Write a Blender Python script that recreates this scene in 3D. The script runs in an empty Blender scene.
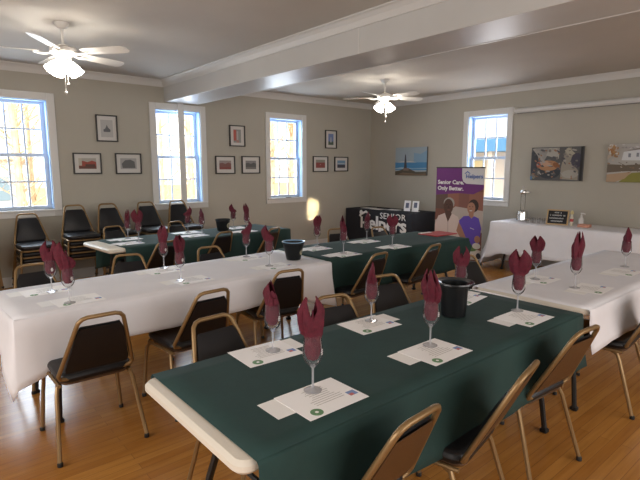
import bpy, bmesh, math, random
from mathutils import Vector, Matrix
R = math.radians; PI = math.pi
random.seed(7)
col = bpy.context.scene.collection

# ------------------------------------------------------------------ materials
_m = {}
def mat(name, rgb, rough=.6, metal=0., emis=0., spec=.5, coat=0., noise=0., nscale=8., bump=0., bscale=60., sheen=0.):
    if name in _m: return _m[name]
    m = bpy.data.materials.new(name); m.use_nodes = True
    nt = m.node_tree; b = nt.nodes['Principled BSDF']
    b.inputs['Base Color'].default_value = (*rgb, 1); b.inputs['Roughness'].default_value = rough
    b.inputs['Metallic'].default_value = metal; b.inputs['Specular IOR Level'].default_value = spec
    b.inputs['Coat Weight'].default_value = coat; b.inputs['Sheen Weight'].default_value = sheen
    if emis: b.inputs['Emission Color'].default_value = (*rgb, 1); b.inputs['Emission Strength'].default_value = emis
    if noise or bump: tc = nt.nodes.new('ShaderNodeTexCoord')
    if noise:
        n = nt.nodes.new('ShaderNodeTexNoise'); n.inputs['Scale'].default_value = nscale; n.inputs['Detail'].default_value = 4
        cr = nt.nodes.new('ShaderNodeValToRGB')
        cr.color_ramp.elements[0].position = .3; cr.color_ramp.elements[1].position = .7
        cr.color_ramp.elements[0].color = (*[c*(1-noise) for c in rgb], 1)
        cr.color_ramp.elements[1].color = (*[min(1, c*(1+noise)) for c in rgb], 1)
        nt.links.new(tc.outputs['Object'], n.inputs['Vector']); nt.links.new(n.outputs['Fac'], cr.inputs['Fac'])
        nt.links.new(cr.outputs['Color'], b.inputs['Base Color'])
    if bump:
        n = nt.nodes.new('ShaderNodeTexNoise'); n.inputs['Scale'].default_value = bscale; n.inputs['Detail'].default_value = 3
        bp = nt.nodes.new('ShaderNodeBump'); bp.inputs['Strength'].default_value = bump; bp.inputs['Distance'].default_value = .01
        nt.links.new(tc.outputs['Object'], n.inputs['Vector']); nt.links.new(n.outputs['Fac'], bp.inputs['Height'])
        nt.links.new(bp.outputs['Normal'], b.inputs['Normal'])
    _m[name] = m; return m
def paint(rgb, rough=.7):
    return mat('pigment_%d_%d_%d' % tuple(int(c*255) for c in rgb), rgb, rough)
def glass_mat(name, tint=(1, 1, 1), gloss=.12, haze=0.):
    if name in _m: return _m[name]
    m = bpy.data.materials.new(name); m.use_nodes = True; nt = m.node_tree; nt.nodes.clear()
    o = nt.nodes.new('ShaderNodeOutputMaterial'); mx = nt.nodes.new('ShaderNodeMixShader')
    t = nt.nodes.new('ShaderNodeBsdfTransparent'); t.inputs[0].default_value = (*tint, 1)
    g = nt.nodes.new('ShaderNodeBsdfGlossy'); g.inputs['Roughness'].default_value = .05
    lw = nt.nodes.new('ShaderNodeLayerWeight'); lw.inputs['Blend'].default_value = gloss
    nt.links.new(lw.outputs['Fresnel'], mx.inputs[0]); nt.links.new(t.outputs[0], mx.inputs[1]); nt.links.new(g.outputs[0], mx.inputs[2])
    if haze:
        df = nt.nodes.new('ShaderNodeBsdfTranslucent'); df.inputs[0].default_value = (.9, .9, .92, 1); dd = nt.nodes.new('ShaderNodeBsdfDiffuse'); dd.inputs[0].default_value = (.9, .9, .92, 1)
        m2 = nt.nodes.new('ShaderNodeMixShader'); m3 = nt.nodes.new('ShaderNodeMixShader'); m3.inputs[0].default_value = haze
        nt.links.new(df.outputs[0], m2.inputs[1]); nt.links.new(dd.outputs[0], m2.inputs[2])
        nt.links.new(mx.outputs[0], m3.inputs[1]); nt.links.new(m2.outputs[0], m3.inputs[2]); mx = m3
    nt.links.new(mx.outputs[0], o.inputs[0]); _m[name] = m; return m

M_wall = mat('greige_wall_paint', (.405, .380, .322), .75, noise=.03, nscale=1.5, bump=.05, bscale=90)
M_ceil = mat('ceiling_paint', (.53, .50, .45), .8, noise=.05, nscale=1.2, bump=.15, bscale=5)
M_beam = mat('beam_gloss_paint', (.55, .545, .53), .40, noise=.03, nscale=2, bump=.08, bscale=4)
M_trim = mat('white_trim_paint', (.62, .61, .59), .4)
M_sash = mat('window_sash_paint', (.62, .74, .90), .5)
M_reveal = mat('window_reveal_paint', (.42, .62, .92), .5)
M_gold = mat('gold_brown_powder_coat', (.27, .17, .075), .36, metal=.5)
M_vinyl = mat('black_vinyl', (.008, .008, .010), .40, spec=.4, bump=.1, bscale=140)
M_vinylb = mat('brown_pan_and_reflection', (.085, .04, .017), .4, bump=.08, bscale=120)  # seat pans' brown; also paints a warm reflection on near chairs' black backs
M_blackleg = mat('black_table_leg', (.012, .012, .012), .35, metal=.2)
M_ptop = mat('blow_moulded_plastic', (.72, .67, .58), .45, bump=.05, bscale=120)
M_green = mat('hunter_green_cloth', (.011, .040, .036), .85, noise=.12, nscale=6, bump=.25, bscale=14)
M_white = mat('white_cloth', (.77, .765, .80), .8, noise=.03, nscale=4, bump=.35, bscale=9)
M_blackcl = mat('black_cloth', (.010, .011, .018), .8, bump=.2, bscale=10)
M_napkin = mat('burgundy_napkin', (.098, .004, .017), .8, noise=.2, nscale=60, bump=.4, bscale=80)
M_paper = mat('white_paper', (.93, .92, .92), .6)
M_glass = glass_mat('clear_glass', (.985, .985, .99), .10, .035)
M_stem = glass_mat('clear_glass_stem', (.96, .96, .97), .12, .30)
M_pane = glass_mat('window_pane_glass', (.98, .99, 1), .06)
M_fan = mat('fan_white_enamel', (.72, .70, .66), .4)
M_lit = mat('lit_frosted_glass', (1, .93, .84), .5, emis=15)
M_frame = mat('black_picture_frame', (.02, .018, .016), .4)
M_chrome = mat('chrome', (.75, .75, .75), .12, metal=1)
M_bucket = mat('black_plastic', (.006, .007, .008), .35, spec=.3)

def floor_mat():
    m = bpy.data.materials.new('oak_strip_floor'); m.use_nodes = True; nt = m.node_tree; b = nt.nodes['Principled BSDF']
    tc = nt.nodes.new('ShaderNodeTexCoord')
    br = nt.nodes.new('ShaderNodeTexBrick'); br.offset = .37; br.inputs['Scale'].default_value = 1
    br.inputs['Brick Width'].default_value = 1.1; br.inputs['Row Height'].default_value = .058
    br.inputs['Mortar Size'].default_value = .0012; br.inputs['Bias'].default_value = 0
    br.inputs['Color1'].default_value = (.44, .185, .038, 1); br.inputs['Color2'].default_value = (.54, .25, .058, 1)
    br.inputs['Mortar'].default_value = (.24, .11, .035, 1)
    nt.links.new(tc.outputs['Object'], br.inputs['Vector'])
    mp = nt.nodes.new('ShaderNodeMapping'); mp.inputs['Scale'].default_value = (1.2, 16, 1)
    n = nt.nodes.new('ShaderNodeTexNoise'); n.inputs['Scale'].default_value = 2.5; n.inputs['Detail'].default_value = 6
    nt.links.new(tc.outputs['Object'], mp.inputs[0]); nt.links.new(mp.outputs[0], n.inputs['Vector'])
    mx = nt.nodes.new('ShaderNodeMix'); mx.data_type = 'RGBA'; mx.blend_type = 'MULTIPLY'; mx.inputs[0].default_value = .4
    cr = nt.nodes.new('ShaderNodeValToRGB'); cr.color_ramp.elements[0].position = .3; cr.color_ramp.elements[1].position = .65
    cr.color_ramp.elements[0].color = (.5, .42, .34, 1); cr.color_ramp.elements[1].color = (1, 1, 1, 1)
    nt.links.new(n.outputs['Fac'], cr.inputs['Fac']); nt.links.new(br.outputs['Color'], mx.inputs[6]); nt.links.new(cr.outputs['Color'], mx.inputs[7])
    nt.links.new(mx.outputs[2], b.inputs['Base Color'])
    b.inputs['Roughness'].default_value = .27; b.inputs['Coat Weight'].default_value = .15; b.inputs['Coat Roughness'].default_value = .16
    n2 = nt.nodes.new('ShaderNodeTexNoise'); n2.inputs['Scale'].default_value = 9
    bp = nt.nodes.new('ShaderNodeBump'); bp.inputs['Strength'].default_value = .12; bp.inputs['Distance'].default_value = .01
    nt.links.new(tc.outputs['Object'], n2.inputs['Vector']); nt.links.new(n2.outputs['Fac'], bp.inputs['Height']); nt.links.new(bp.outputs[0], b.inputs['Normal'])
    return m

# ------------------------------------------------------------------ mesh builder
def catmull(pts, n=5):
    P = [Vector(p) for p in pts]; out = []
    for i in range(len(P)-1):
        a = P[i-1] if i else P[i]*2-P[i+1]; b, c = P[i], P[i+1]; d = P[i+2] if i+2 < len(P) else P[i+1]*2-P[i]
        for k in range(n):
            t = k/n; out.append(.5*((2*b)+(c-a)*t+(2*a-5*b+4*c-d)*t*t+(3*b-a-3*c+d)*t**3))
    out.append(P[-1]); return out
class MB:
    def __init__(s): s.v = []; s.f = []; s.mi = []; s.cur = 0
    def box(s, c, d, rot=None):
        h = [x/2 for x in d]; i0 = len(s.v)
        for x in (-1, 1):
            for y in (-1, 1):
                for z in (-1, 1):
                    p = Vector((x*h[0], y*h[1], z*h[2]))
                    if rot: p = rot @ p
                    s.v.append(p+Vector(c))
        for q in ((0, 1, 3, 2), (4, 6, 7, 5), (0, 4, 5, 1), (2, 3, 7, 6), (0, 2, 6, 4), (1, 5, 7, 3)):
            s.f.append([i0+k for k in q]); s.mi.append(s.cur)
        return s
    def bb(s, a, b): return s.box([(a[i]+b[i])/2 for i in range(3)], [abs(b[i]-a[i]) for i in range(3)])
    def rbox(s, c, d, r=.01, seg=3, rot=None):
        """box with rounded outline in XY (vertical edges) and softened top and bottom"""
        hx, hy, hz = [x/2 for x in d]; pts = []
        for cx, cy, a0 in ((hx-r, hy-r, 0), (-hx+r, hy-r, 90), (-hx+r, -hy+r, 180), (hx-r, -hy+r, 270)):
            for k in range(seg+1):
                a = R(a0+90*k/seg); pts.append((cx, cy, math.cos(a), math.sin(a)))
        e = min(r*.5, hz*.6); rings = []
        for z, rr in ((-hz, r-e), (-hz+e, r), (hz-e, r), (hz, r-e)):
            ring = []
            for cx, cy, ca, sa in pts:
                p = Vector((cx+rr*ca, cy+rr*sa, z))
                if rot: p = rot @ p
                ring.append(p+Vector(c))
            rings.append(ring)
        s.loft(rings, True, True, True); return s
    def loft(s, rings, closed=True, cap0=False, cap1=False):
        i0 = len(s.v); n = len(rings[0])
        for r in rings: s.v += [Vector(p) for p in r]
        for j in range(len(rings)-1):
            for k in range(n if closed else n-1):
                a = i0+j*n+k; b = i0+j*n+(k+1) % n
                s.f.append([a, b, b+n, a+n]); s.mi.append(s.cur)
        if cap0: s.f.append([i0+k for k in range(n)][::-1]); s.mi.append(s.cur)
        if cap1: s.f.append([i0+(len(rings)-1)*n+k for k in range(n)]); s.mi.append(s.cur)
        return s
    def tube(s, pts, r, n=8, cap=True, smooth=0, flat=1.):
        P = catmull(pts, smooth) if smooth else [Vector(p) for p in pts]
        rings = []; N = len(P); rr = r if isinstance(r, (list, tuple)) else None
        ref = None
        for i, p in enumerate(P):
            t = (P[min(i+1, N-1)]-P[max(i-1, 0)]).normalized()
            if ref is None:
                ref = Vector((0, 0, 1)) if abs(t.z) < .9 else Vector((1, 0, 0))
            x = t.cross(ref).normalized(); y = x.cross(t).normalized(); ref = y
            q = (rr[0]+(rr[-1]-rr[0])*i/(N-1)) if rr else r
            rings.append([p+x*q*math.cos(2*PI*k/n)+y*q*flat*math.sin(2*PI*k/n) for k in range(n)])
        s.loft(rings, True, cap, cap); return s
    def lathe(s, prof, c=(0, 0, 0), n=16, rot=None, cap=True):
        rings = []
        for r, z in prof:
            ring = []
            for k in range(n):
                p = Vector((r*math.cos(2*PI*k/n), r*math.sin(2*PI*k/n), z))
                if rot: p = rot @ p
                ring.append(p+Vector(c))
            rings.append(ring)
        s.loft(rings, True, cap, cap); return s
    def poly(s, pts): i = len(s.v); s.v += [Vector(p) for p in pts]; s.f.append(list(range(i, i+len(pts)))); s.mi.append(s.cur); return s
    def build(s, name, m, parent=None, smooth=True, solid=0., bevel=0.):
        me = bpy.data.meshes.new(name); me.from_pydata([tuple(v) for v in s.v], [], s.f)
        ms = m if isinstance(m, list) else [m]
        for x in ms: me.materials.append(x)
        for p, i in zip(me.polygons, s.mi): p.material_index = i
        bm = bmesh.new(); bm.from_mesh(me); 
        if not getattr(s, 'flatart', False): bmesh.ops.recalc_face_normals(bm, faces=bm.faces)
        bm.to_mesh(me); bm.free()
        if smooth:
            for p in me.polygons: p.use_smooth = True
            me.set_sharp_from_angle(angle=R(38))
        o = bpy.data.objects.new(name, me); col.objects.link(o)
        if parent: o.parent = parent
        if solid: x = o.modifiers.new('thick', 'SOLIDIFY'); x.thickness = solid; x.offset = 0
        if bevel: x = o.modifiers.new('bevel', 'BEVEL'); x.width = bevel; x.segments = 2; x.limit_method = 'ANGLE'
        return o
def tag(o, label=None, cat=None, group=None, kind=None):
    if label: o['label'] = label
    if cat: o['category'] = cat
    if group: o['group'] = group
    if kind: o['kind'] = kind
    return o
def thing(name, label, cat, loc=(0, 0, 0), rz=0, group=None):
    o = bpy.data.objects.new(name, None); col.objects.link(o); o.empty_display_size = .1
    o.location = loc; o.rotation_euler = (0, 0, R(rz)); return tag(o, label, cat, group)
def copy_tree(root, loc, rz, label, group=None):
    r = root.copy(); col.objects.link(r); r.location = loc; r.rotation_euler = (0, 0, R(rz)); r['label'] = label
    if group: r['group'] = group
    for ch in list(root.children):
        c = ch.copy(); col.objects.link(c); c.parent = r
        for g in list(ch.children):
            d = g.copy(); col.objects.link(d); d.parent = c
    return r
def struct(o): return tag(o, kind='structure')
def text_mesh(name, s, size, m, parent, loc, extrude=.001, bold=0., spacing=1., xs=1.):
    """lettering lying in the local XZ plane, facing -Y"""
    c = bpy.data.curves.new(name, 'FONT'); c.body = s; c.size = size; c.extrude = extrude; c.offset = bold; c.space_character = spacing
    c.resolution_u = 2
    t = bpy.data.objects.new(name+'_src', c); col.objects.link(t)
    bpy.context.view_layer.update()
    me = bpy.data.meshes.new_from_object(t.evaluated_get(bpy.context.evaluated_depsgraph_get()))
    bpy.data.objects.remove(t); me.transform(Matrix.Diagonal((xs, 1, 1, 1)))
    me.transform(Matrix.Rotation(R(90), 4, 'X')); me.transform(Matrix.Translation(Vector(loc)))
    me.materials.clear(); me.materials.append(m)
    o = bpy.data.objects.new(name, me); col.objects.link(o); o.parent = parent; return o
def art(name, layers, parent, y=0., step=.0004):
    """flat picture in local XZ facing -Y: layers of (rgb, polygon points)"""
    mb = MB(); mb.flatart = True; ms = []
    for i, (rgb, pts) in enumerate(layers):
        m = paint(rgb)
        if m not in ms: ms.append(m)
        mb.cur = ms.index(m); mb.poly([(p[0], y-step*i, p[1]) for p in pts])
    return mb.build(name, ms, parent, smooth=False)
def ell(cx, cz, rx, rz, n=14, a0=0, a1=360, tilt=0):
    o = []
    for k in range(n+(0 if a1-a0 == 360 else 1)):
        a = R(a0+(a1-a0)*k/n); x, z = rx*math.cos(a), rz*math.sin(a); t = R(tilt)
        o.append((cx+x*math.cos(t)-z*math.sin(t), cz+x*math.sin(t)+z*math.cos(t)))
    return o
def rc(x0, z0, x1, z1): return [(x0, z0), (x1, z0), (x1, z1), (x0, z1)]

# ------------------------------------------------------------------ room shell
H = 2.913
XL, YF = -10.6, -10.8          # left wall and wall behind the camera
def wall_with_holes(name, length0, length1, holes, place, thick=.2):
    """holes: (a0,a1,z0,z1) along the wall. place(a,t,z) -> point"""
    mb = MB(); xs = [length0]
    for a0, a1, z0, z1 in sorted(holes):
        xs += [a0, a1]
    xs.append(length1)
    def bx(a0, a1, z0, z1):
        p = place(a0, 0, z0); q = place(a1, thick, z1); mb.bb(p, q)
    for i in range(0, len(xs), 2): bx(xs[i], xs[i+1], 0, H+.1)
    for a0, a1, z0, z1 in holes: bx(a0, a1, 0, z0); bx(a0, a1, z1, H+.1)
    return struct(mb.build(name, M_wall, smooth=False))
WW, WT, WB = .94, 2.572, .92      # window casing width, top, bottom
win_x = [(-7.11, -6.17), (-4.87, -3.93), (-2.745, -1.805)]
cas = .095
holes = [(a+cas, b-cas, WB+.10, WT-cas) for a, b in win_x]
wall_with_holes('wall_back', XL, .2, holes, lambda a, t, z: (a, t, z))
w4 = (-3.275, -2.31)
wall_with_holes('wall_right', YF, 0, [(w4[0]+cas, w4[1]-cas, WB+.10, WT-cas)], lambda a, t, z: (t, a, z))
struct(MB().bb((XL-.2, YF, 0), (XL, .2, H+.1)).build('wall_left', M_wall, smooth=False))
struct(MB().bb((XL-.2, YF-.2, 0), (.2, YF, H+.1)).build('wall_front', M_wall, smooth=False))
struct(MB().bb((XL-.2, YF-.2, H), (.2, .2, H+.15)).build('ceiling', M_ceil, smooth=False))
struct(MB().bb((XL-.2, YF-.2, -.12), (.2, .2, 0)).build('floor', floor_mat(), smooth=False))
# crown moulding
def crown(name, a, b, n):
    """profile swept from a to b, n = direction into the room"""
    a, b, n = Vector(a), Vector(b), Vector(n); prof = [(0, -.10), (.012, -.10), (.016, -.085), (.03, -.05), (.055, -.02), (.075, -.012), (.075, 0), (0, 0)]
    mb = MB(); mb.loft([[p+n*q[0]+Vector((0, 0, H+q[1])) for q in prof] for p in (a, b)], True, True, True)
    return struct(mb.build(name, M_trim, smooth=False))
crown('trim_1', (XL, 0, 0), (-4.62, 0, 0), (0, -1, 0))
crown('trim_2', (-4.10, 0, 0), (0, 0, 0), (0, -1, 0))
crown('trim_3', (0, 0, 0), (0, YF, 0), (-1, 0, 0))
for nm, a, b in (('baseboard_back', (XL, -.018, 0), (0, 0, .14)), ('baseboard_right', (-.018, YF, 0), (0, 0, .14)), ('baseboard_left', (XL, YF, 0), (XL+.018, 0, .14))):
    struct(MB().bb(a, b).build(nm, M_trim, bevel=.004))
# boxed ceiling beam with its thin mouldings
mb = MB(); mb.bb((-4.62, YF, 2.59), (-4.10, 0, H))
struct(mb.build('trim_4', M_beam, smooth=False, bevel=.006))
crown('trim_5', (-4.62, 0, 0), (-4.62, YF, 0), (-1, 0, 0)).scale = (1, 1, 1)
crown('trim_6', (-4.10, 0, 0), (-4.10, YF, 0), (1, 0, 0))
struct(MB().bb((-4.623, -4.29, 2.59), (-4.615, -4.275, 2.82)).build('trim_7', M_trim, smooth=False))
struct(MB().bb((-4.105, YF, 2.586), (-4.092, 0, 2.612)).build('trim_8', M_trim, smooth=False))

# windows: local frame x = width, y into wall (outwards), z up, origin at casing bottom centre
def window(name, place_loc, rz, post=False, latch=True):
    root = bpy.data.objects.new(name, None); col.objects.link(root); root.location = place_loc; root.rotation_euler = (0, 0, R(rz)); root['kind'] = 'structure'
    w, h = WW, WT-WB; hw = w/2
    mb = MB()
    mb.bb((-hw, -.022, .0), (-hw+cas, 0, h)).bb((hw-cas, -.022, .0), (hw, 0, h)).bb((-hw+cas, -.022, h-cas), (hw-cas, 0, h))
    mb.bb((-hw+cas, -.022, 0), (hw-cas, 0, .075))
    mb.build('casing', M_trim, root, bevel=.004)
    MB().bb((-hw+.02, -.05, .075), (hw-.02, .13, .10)).build('sill', M_trim, root, bevel=.005)
    iw = hw-cas; z0, z1 = .10, h-cas; mid = (z0+z1)/2
    MB().bb((-iw, 0, z0), (-iw+.012, .2, z1)).bb((iw-.012, 0, z0), (iw, .2, z1)).bb((-iw+.012, 0, z1-.012), (iw-.012, .2, z1)).build('reveal', M_reveal, root)
    jw = iw-.014
    for nm, y, a, b in (('lower_sash', .09, z0, mid+.02), ('upper_sash', .125, mid-.02, z1-.012)):
        f = MB(); st = .050
        f.bb((-jw, y, a), (-jw+st, y+.03, b)).bb((jw-st, y, a), (jw, y+.03, b)).bb((-jw+st, y, b-.04), (jw-st, y+.03, b)).bb((-jw+st, y, a), (jw-st, y+.03, a+.045))
        for k in (1, 2):
            x = -jw+st+(2*jw-2*st)*k/3; f.bb((x-.0105, y+.002, a+.04), (x+.0105, y+.022, b-.035))
        f.bb((-jw+st-.005, y+.004, (a+b)/2-.0105), (jw-st+.005, y+.024, (a+b)/2+.0105))
        fo = f.build(nm, M_sash, root)
        MB().bb((-jw+st, y+.012, a+.045), (jw-st, y+.015, b-.04)).build('pane', M_pane, fo)
    if post: MB().bb((-.035+.02, -.035, .0), (.065+.02, -.022, h+.018)).build('centre_post', M_trim, root, bevel=.004)
    if latch: MB().bb((-.05, -.06, .10), (.06, -.03, .112)).build('latch', M_frame, root)
    return root
for i, (a, b) in enumerate(win_x):
    window('window_%d' % (i+1), ((a+b)/2, 0, WB), 0, post=(i == 1), latch=(i == 2))
window('window_4', (0, sum(w4)/2, WB), -90, latch=False)

# projection screen case on the right wall
sc = thing('projection_screen', 'long white retracted projection screen case mounted high on the right wall', 'projection screen', (-.002, -4.55, 2.50), -90)
MB().tube([(-1.22, -.065, 0), (1.35, -.065, 0)], .042, n=16).build('housing', M_trim, sc)
for x in (-1.235, 1.35): MB().bb((x, -.115, -.05), (x+.02, 0, .05)).build('end_cap', M_trim, sc, bevel=.005)
MB().bb((-1.19, -.075, -.050), (1.32, -.060, -.038)).build('pull_bar', mat('grey_metal', (.2, .19, .18), .4), sc)

# ------------------------------------------------------------------ camera
cam = bpy.data.objects.new('camera', bpy.data.cameras.new('camera')); col.objects.link(cam)
yaw, pitch = -0.70258, -0.1475
fw = Vector((math.sin(-yaw)*math.cos(pitch), math.cos(yaw)*math.cos(pitch), math.sin(pitch)))
rt = fw.cross(Vector((0, 0, 1))).normalized(); up = rt.cross(fw)
mw = Matrix((rt, up, -fw)).transposed().to_4x4(); mw.translation = Vector((-7.8376, -7.5492, 1.5881))
cam.matrix_world = mw; cam.data.sensor_width = 36; cam.data.lens = 489.66*36/640; cam.data.clip_start = .05
bpy.context.scene.camera = cam

# ------------------------------------------------------------------ tables and cloths
TH = .74
def table(cx, cy, rz, label, L=2.44, W=.762, kind='folding table'):
    t = thing('folding_table', label, 'table', (cx, cy, 0), rz, 'folding banquet tables')
    mb = MB(); mb.rbox((0, 0, TH-.024), (L, W, .046), r=.05, seg=5); mb.build('tabletop', M_ptop, t)
    for s in (-1, 1):
        mb = MB(); x = s*(L/2-.24)
        for y in (-.25, .25):
            mb.tube([(x-s*.02, y*.75, TH-.05), (x+s*.0, y*.8, .45), (x+s*.03, y, .25), (x+s*.05, y*1.12, .02)], .016, n=8, smooth=4)
        mb.tube([(x, -.2, .44), (x, .2, .44)], .011, n=6)
        for y in (-1, 1): mb.rbox((x+s*.05, y*.28, .012), (.045, .045, .024), r=.01)
        mb.build('leg', M_blackleg, t)
    mb = MB(); 
    for y in (-.3, .3): mb.bb((-L/2+.1, y-.012, TH-.08), (L/2-.1, y+.012, TH-.047))
    mb.build('rail', M_blackleg, t)
    return t
def cloth(name, m, cx, cy, rz, x0, x1, y0, y1, drops, z=TH+.003, label=None, amp=.012, flare=.05, corner=.0, cat='tablecloth', seed=1, group=None):
    """drops: dict front(-y), right(+x), back(+y), left(-x) -> drop length; 0 = cut edge"""
    rnd = random.Random(seed); mb = MB(); ph = [rnd.uniform(0, 6.28) for _ in range(6)]
    nx = max(8, int((x1-x0)/.09)); ny = 9
    g = [[(x0+(x1-x0)*i/nx, y0+(y1-y0)*j/ny, z) for i in range(nx+1)] for j in range(ny+1)]
    mb.loft(g, closed=False)
    # walk the perimeter, collecting runs of dropping sides
    sides = [('front', [(x0+(x1-x0)*i/nx*1., y0) for i in range(nx+1)], (0, -1)), ('right', [(x1, y0+(y1-y0)*i/ny) for i in range(ny+1)], (1, 0)),
             ('back', [(x1-(x1-x0)*i/nx, y1) for i in range(nx+1)], (0, 1)), ('left', [(x0, y1-(y1-y0)*i/ny) for i in range(ny+1)], (-1, 0))]
    runs = []; cur = None
    on = [drops.get(s[0], 0) > 0 for s in sides]
    if all(on):
        P = []
        for k, (n, pts, nn) in enumerate(sides):
            n2 = sides[(k+1) % 4][2]; d = drops[n]; d2 = drops[sides[(k+1) % 4][0]]
            dprev = drops[sides[k-1][0]]
            for i, p in enumerate(pts[:-1]):
                if i == 0:
                    np_ = sides[k-1][2]
                    for q in (.25, .5, .75):
                        v = Vector((np_[0]*(1-q)+nn[0]*q, np_[1]*(1-q)+nn[1]*q, 0)).normalized(); P.append((p, v, max(d, dprev)+corner*(1-abs(q-.5)*1.2)))
                else:
                    e = min(i, len(pts)-1-i)/(len(pts)-1); c = corner*max(0, 1-e/.22)*.75
                    P.append((p, Vector((*nn, 0)), d+c))
        runs.append((P, True))
    else:
        order = list(range(4))
        st = next(i for i in order if not on[i])
        P = []
        for q in range(1, 5):
            k = (st+q) % 4
            if not on[k]:
                if P: runs.append((P, False)); P = []
                continue
            n, pts, nn = sides[k]; d = drops[n]
            for i, p in enumerate(pts):
                if i == 0 and P:
                    np_ = sides[k-1][2]; P.pop()
                    for w in (.0, .25, .5, .75, 1.):
                        v = Vector((np_[0]*(1-w)+nn[0]*w, np_[1]*(1-w)+nn[1]*w, 0)).normalized(); P.append((p, v, d+corner*(1-abs(w-.5)*1.2)))
                else:
                    e = min(i, len(pts)-1-i)/(len(pts)-1); c = corner*max(0, 1-e/.12)*.6
                    P.append((p, Vector((*nn, 0)), d+c))
        if P: runs.append((P, False))
    for P, closed in runs:
        rows = []
        for j in range(9):
            t = j/8; row = []
            s_ = 0
            for i, (p, v, d) in enumerate(P):
                s_ = i*.09
                wv = math.sin(s_*7+ph[0])*.5+math.sin(s_*13.3+ph[1])*.35+math.sin(s_*23+ph[2])*.2
                o = (.0 if j == 0 else .006)+flare*t*t*.6+amp*t*(wv+1)
                zz = z-d*t if j else z
                if j == 1: zz = z-.012
                hem = .006*math.sin(s_*5+ph[3])*t
                row.append((p[0]+v.x*o, p[1]+v.y*o, zz+hem))
            rows.append(row)
        mb.loft(rows, closed=closed)
    o = mb.build(name, m, solid=.0015); o.location = (cx, cy, 0); o.rotation_euler = (0, 0, R(rz))
    tag(o, label, cat, group); return o
# row C (nearest)
CY = -6.035
table(-6.0, CY, 0, 'folding table under the green cloth nearest the camera, bare off-white left end', L=2.36)
cloth('tablecloth', M_green, -6.0, CY, 0, -1.13, 1.115, -.395, .395, dict(front=.31, back=.09), label='dark green cloth on the nearest table with the printed menus and wine glasses', seed=3)
table(-3.58, CY+.0, 0, 'folding table under the creased white cloth at right of the photo', L=2.4)
cloth('tablecloth', M_white, -3.58, CY, 0, -1.195, 1.21, -.39, .395, dict(front=.25, right=.25, back=.25), label='creased white cloth on the right table beyond the nearest green one', seed=5, corner=.03)
# row B
table(-6.22, -3.96, 3, 'folding table under the long white cloth at left', L=2.42)
cloth('tablecloth', M_white, -6.22, -3.955, 3, -1.24, 1.24, -.41, .41, dict(front=.235, right=.25, back=.22, left=.25), label='white cloth with hanging pointed corner on the left middle table', seed=8, corner=.2, amp=.018)
table(-3.86, -3.82, -1, 'folding table under the green cloth in front of the roll-up banner', L=2.40)
cloth('tablecloth', M_green, -3.80, -3.82, -1, -1.14, 1.12, -.40, .40, dict(front=.34, right=.10, back=.34), label='green cloth on the middle table with the red folder', seed=11)
# row A
table(-5.06, -1.83, 5, 'folding table under green cloth nearest the window wall, bare white left end', L=2.5)
cloth('tablecloth', M_green, -5.06, -1.83, 5, -1.09, 1.245, -.40, .40, dict(front=.36, back=.34), label='green cloth on the far table nearest the window wall', seed=13)
# wall tables
table(-.46, -4.42, 90, 'folding table under white cloth against the right wall', L=2.0, W=.68)
cloth('tablecloth', M_white, -.45, -4.44, 90, -1.04, 1.02, -.36, .35, dict(right=.69, back=.46, left=.5), label='white cloth with flared end on the table below the two canvases', seed=17, amp=.02, flare=.22, corner=.24)
table(-.42, -.93, 90, 'folding table under black lettered cloth in the far corner', L=1.72, W=.66)
bc = cloth('tablecloth', M_blackcl, -.40, -.93, -90, -.88, .88, -.36, .345, dict(front=.70, right=.70, left=.70), label='black floor-length cloth with white lettering on the corner table', seed=19, amp=.004, flare=.03)
# lettering printed on the black cloth (front face looks to -x)
Mw = mat('white_print', (.72, .72, .72), .7)
def lt(name, s, size, x, z, bold, sp=1., xs=1.): return text_mesh(name, s, size, Mw, bc, (x, -.390, z), bold=bold, spacing=sp, xs=xs)
lt('lettering', 'SENIOR', .165, .10, .600, .001, 1.05, 1.12)
lt('lettering', 'elpers', .37, -.21, .375, .010, .93, 1.17)
art('lettering', [((.72, .72, .72), [(-0.470, 0.620), (-0.430, 0.665), (-0.270, 0.735), (-0.150, 0.645), (-0.170, 0.615), (-0.270, 0.690), (-0.390, 0.635), (-0.430, 0.590)]),
                  ((.72, .72, .72), ell(-.41, .685, .045, .05)),
                  ((.72, .72, .72), rc(-.42, .375, -.365, .60)), ((.72, .72, .72), rc(-.28, .375, -.225, .59)), ((.72, .72, .72), rc(-.37, .46, -.27, .505))], bc, y=-.390, step=.0008)

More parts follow.
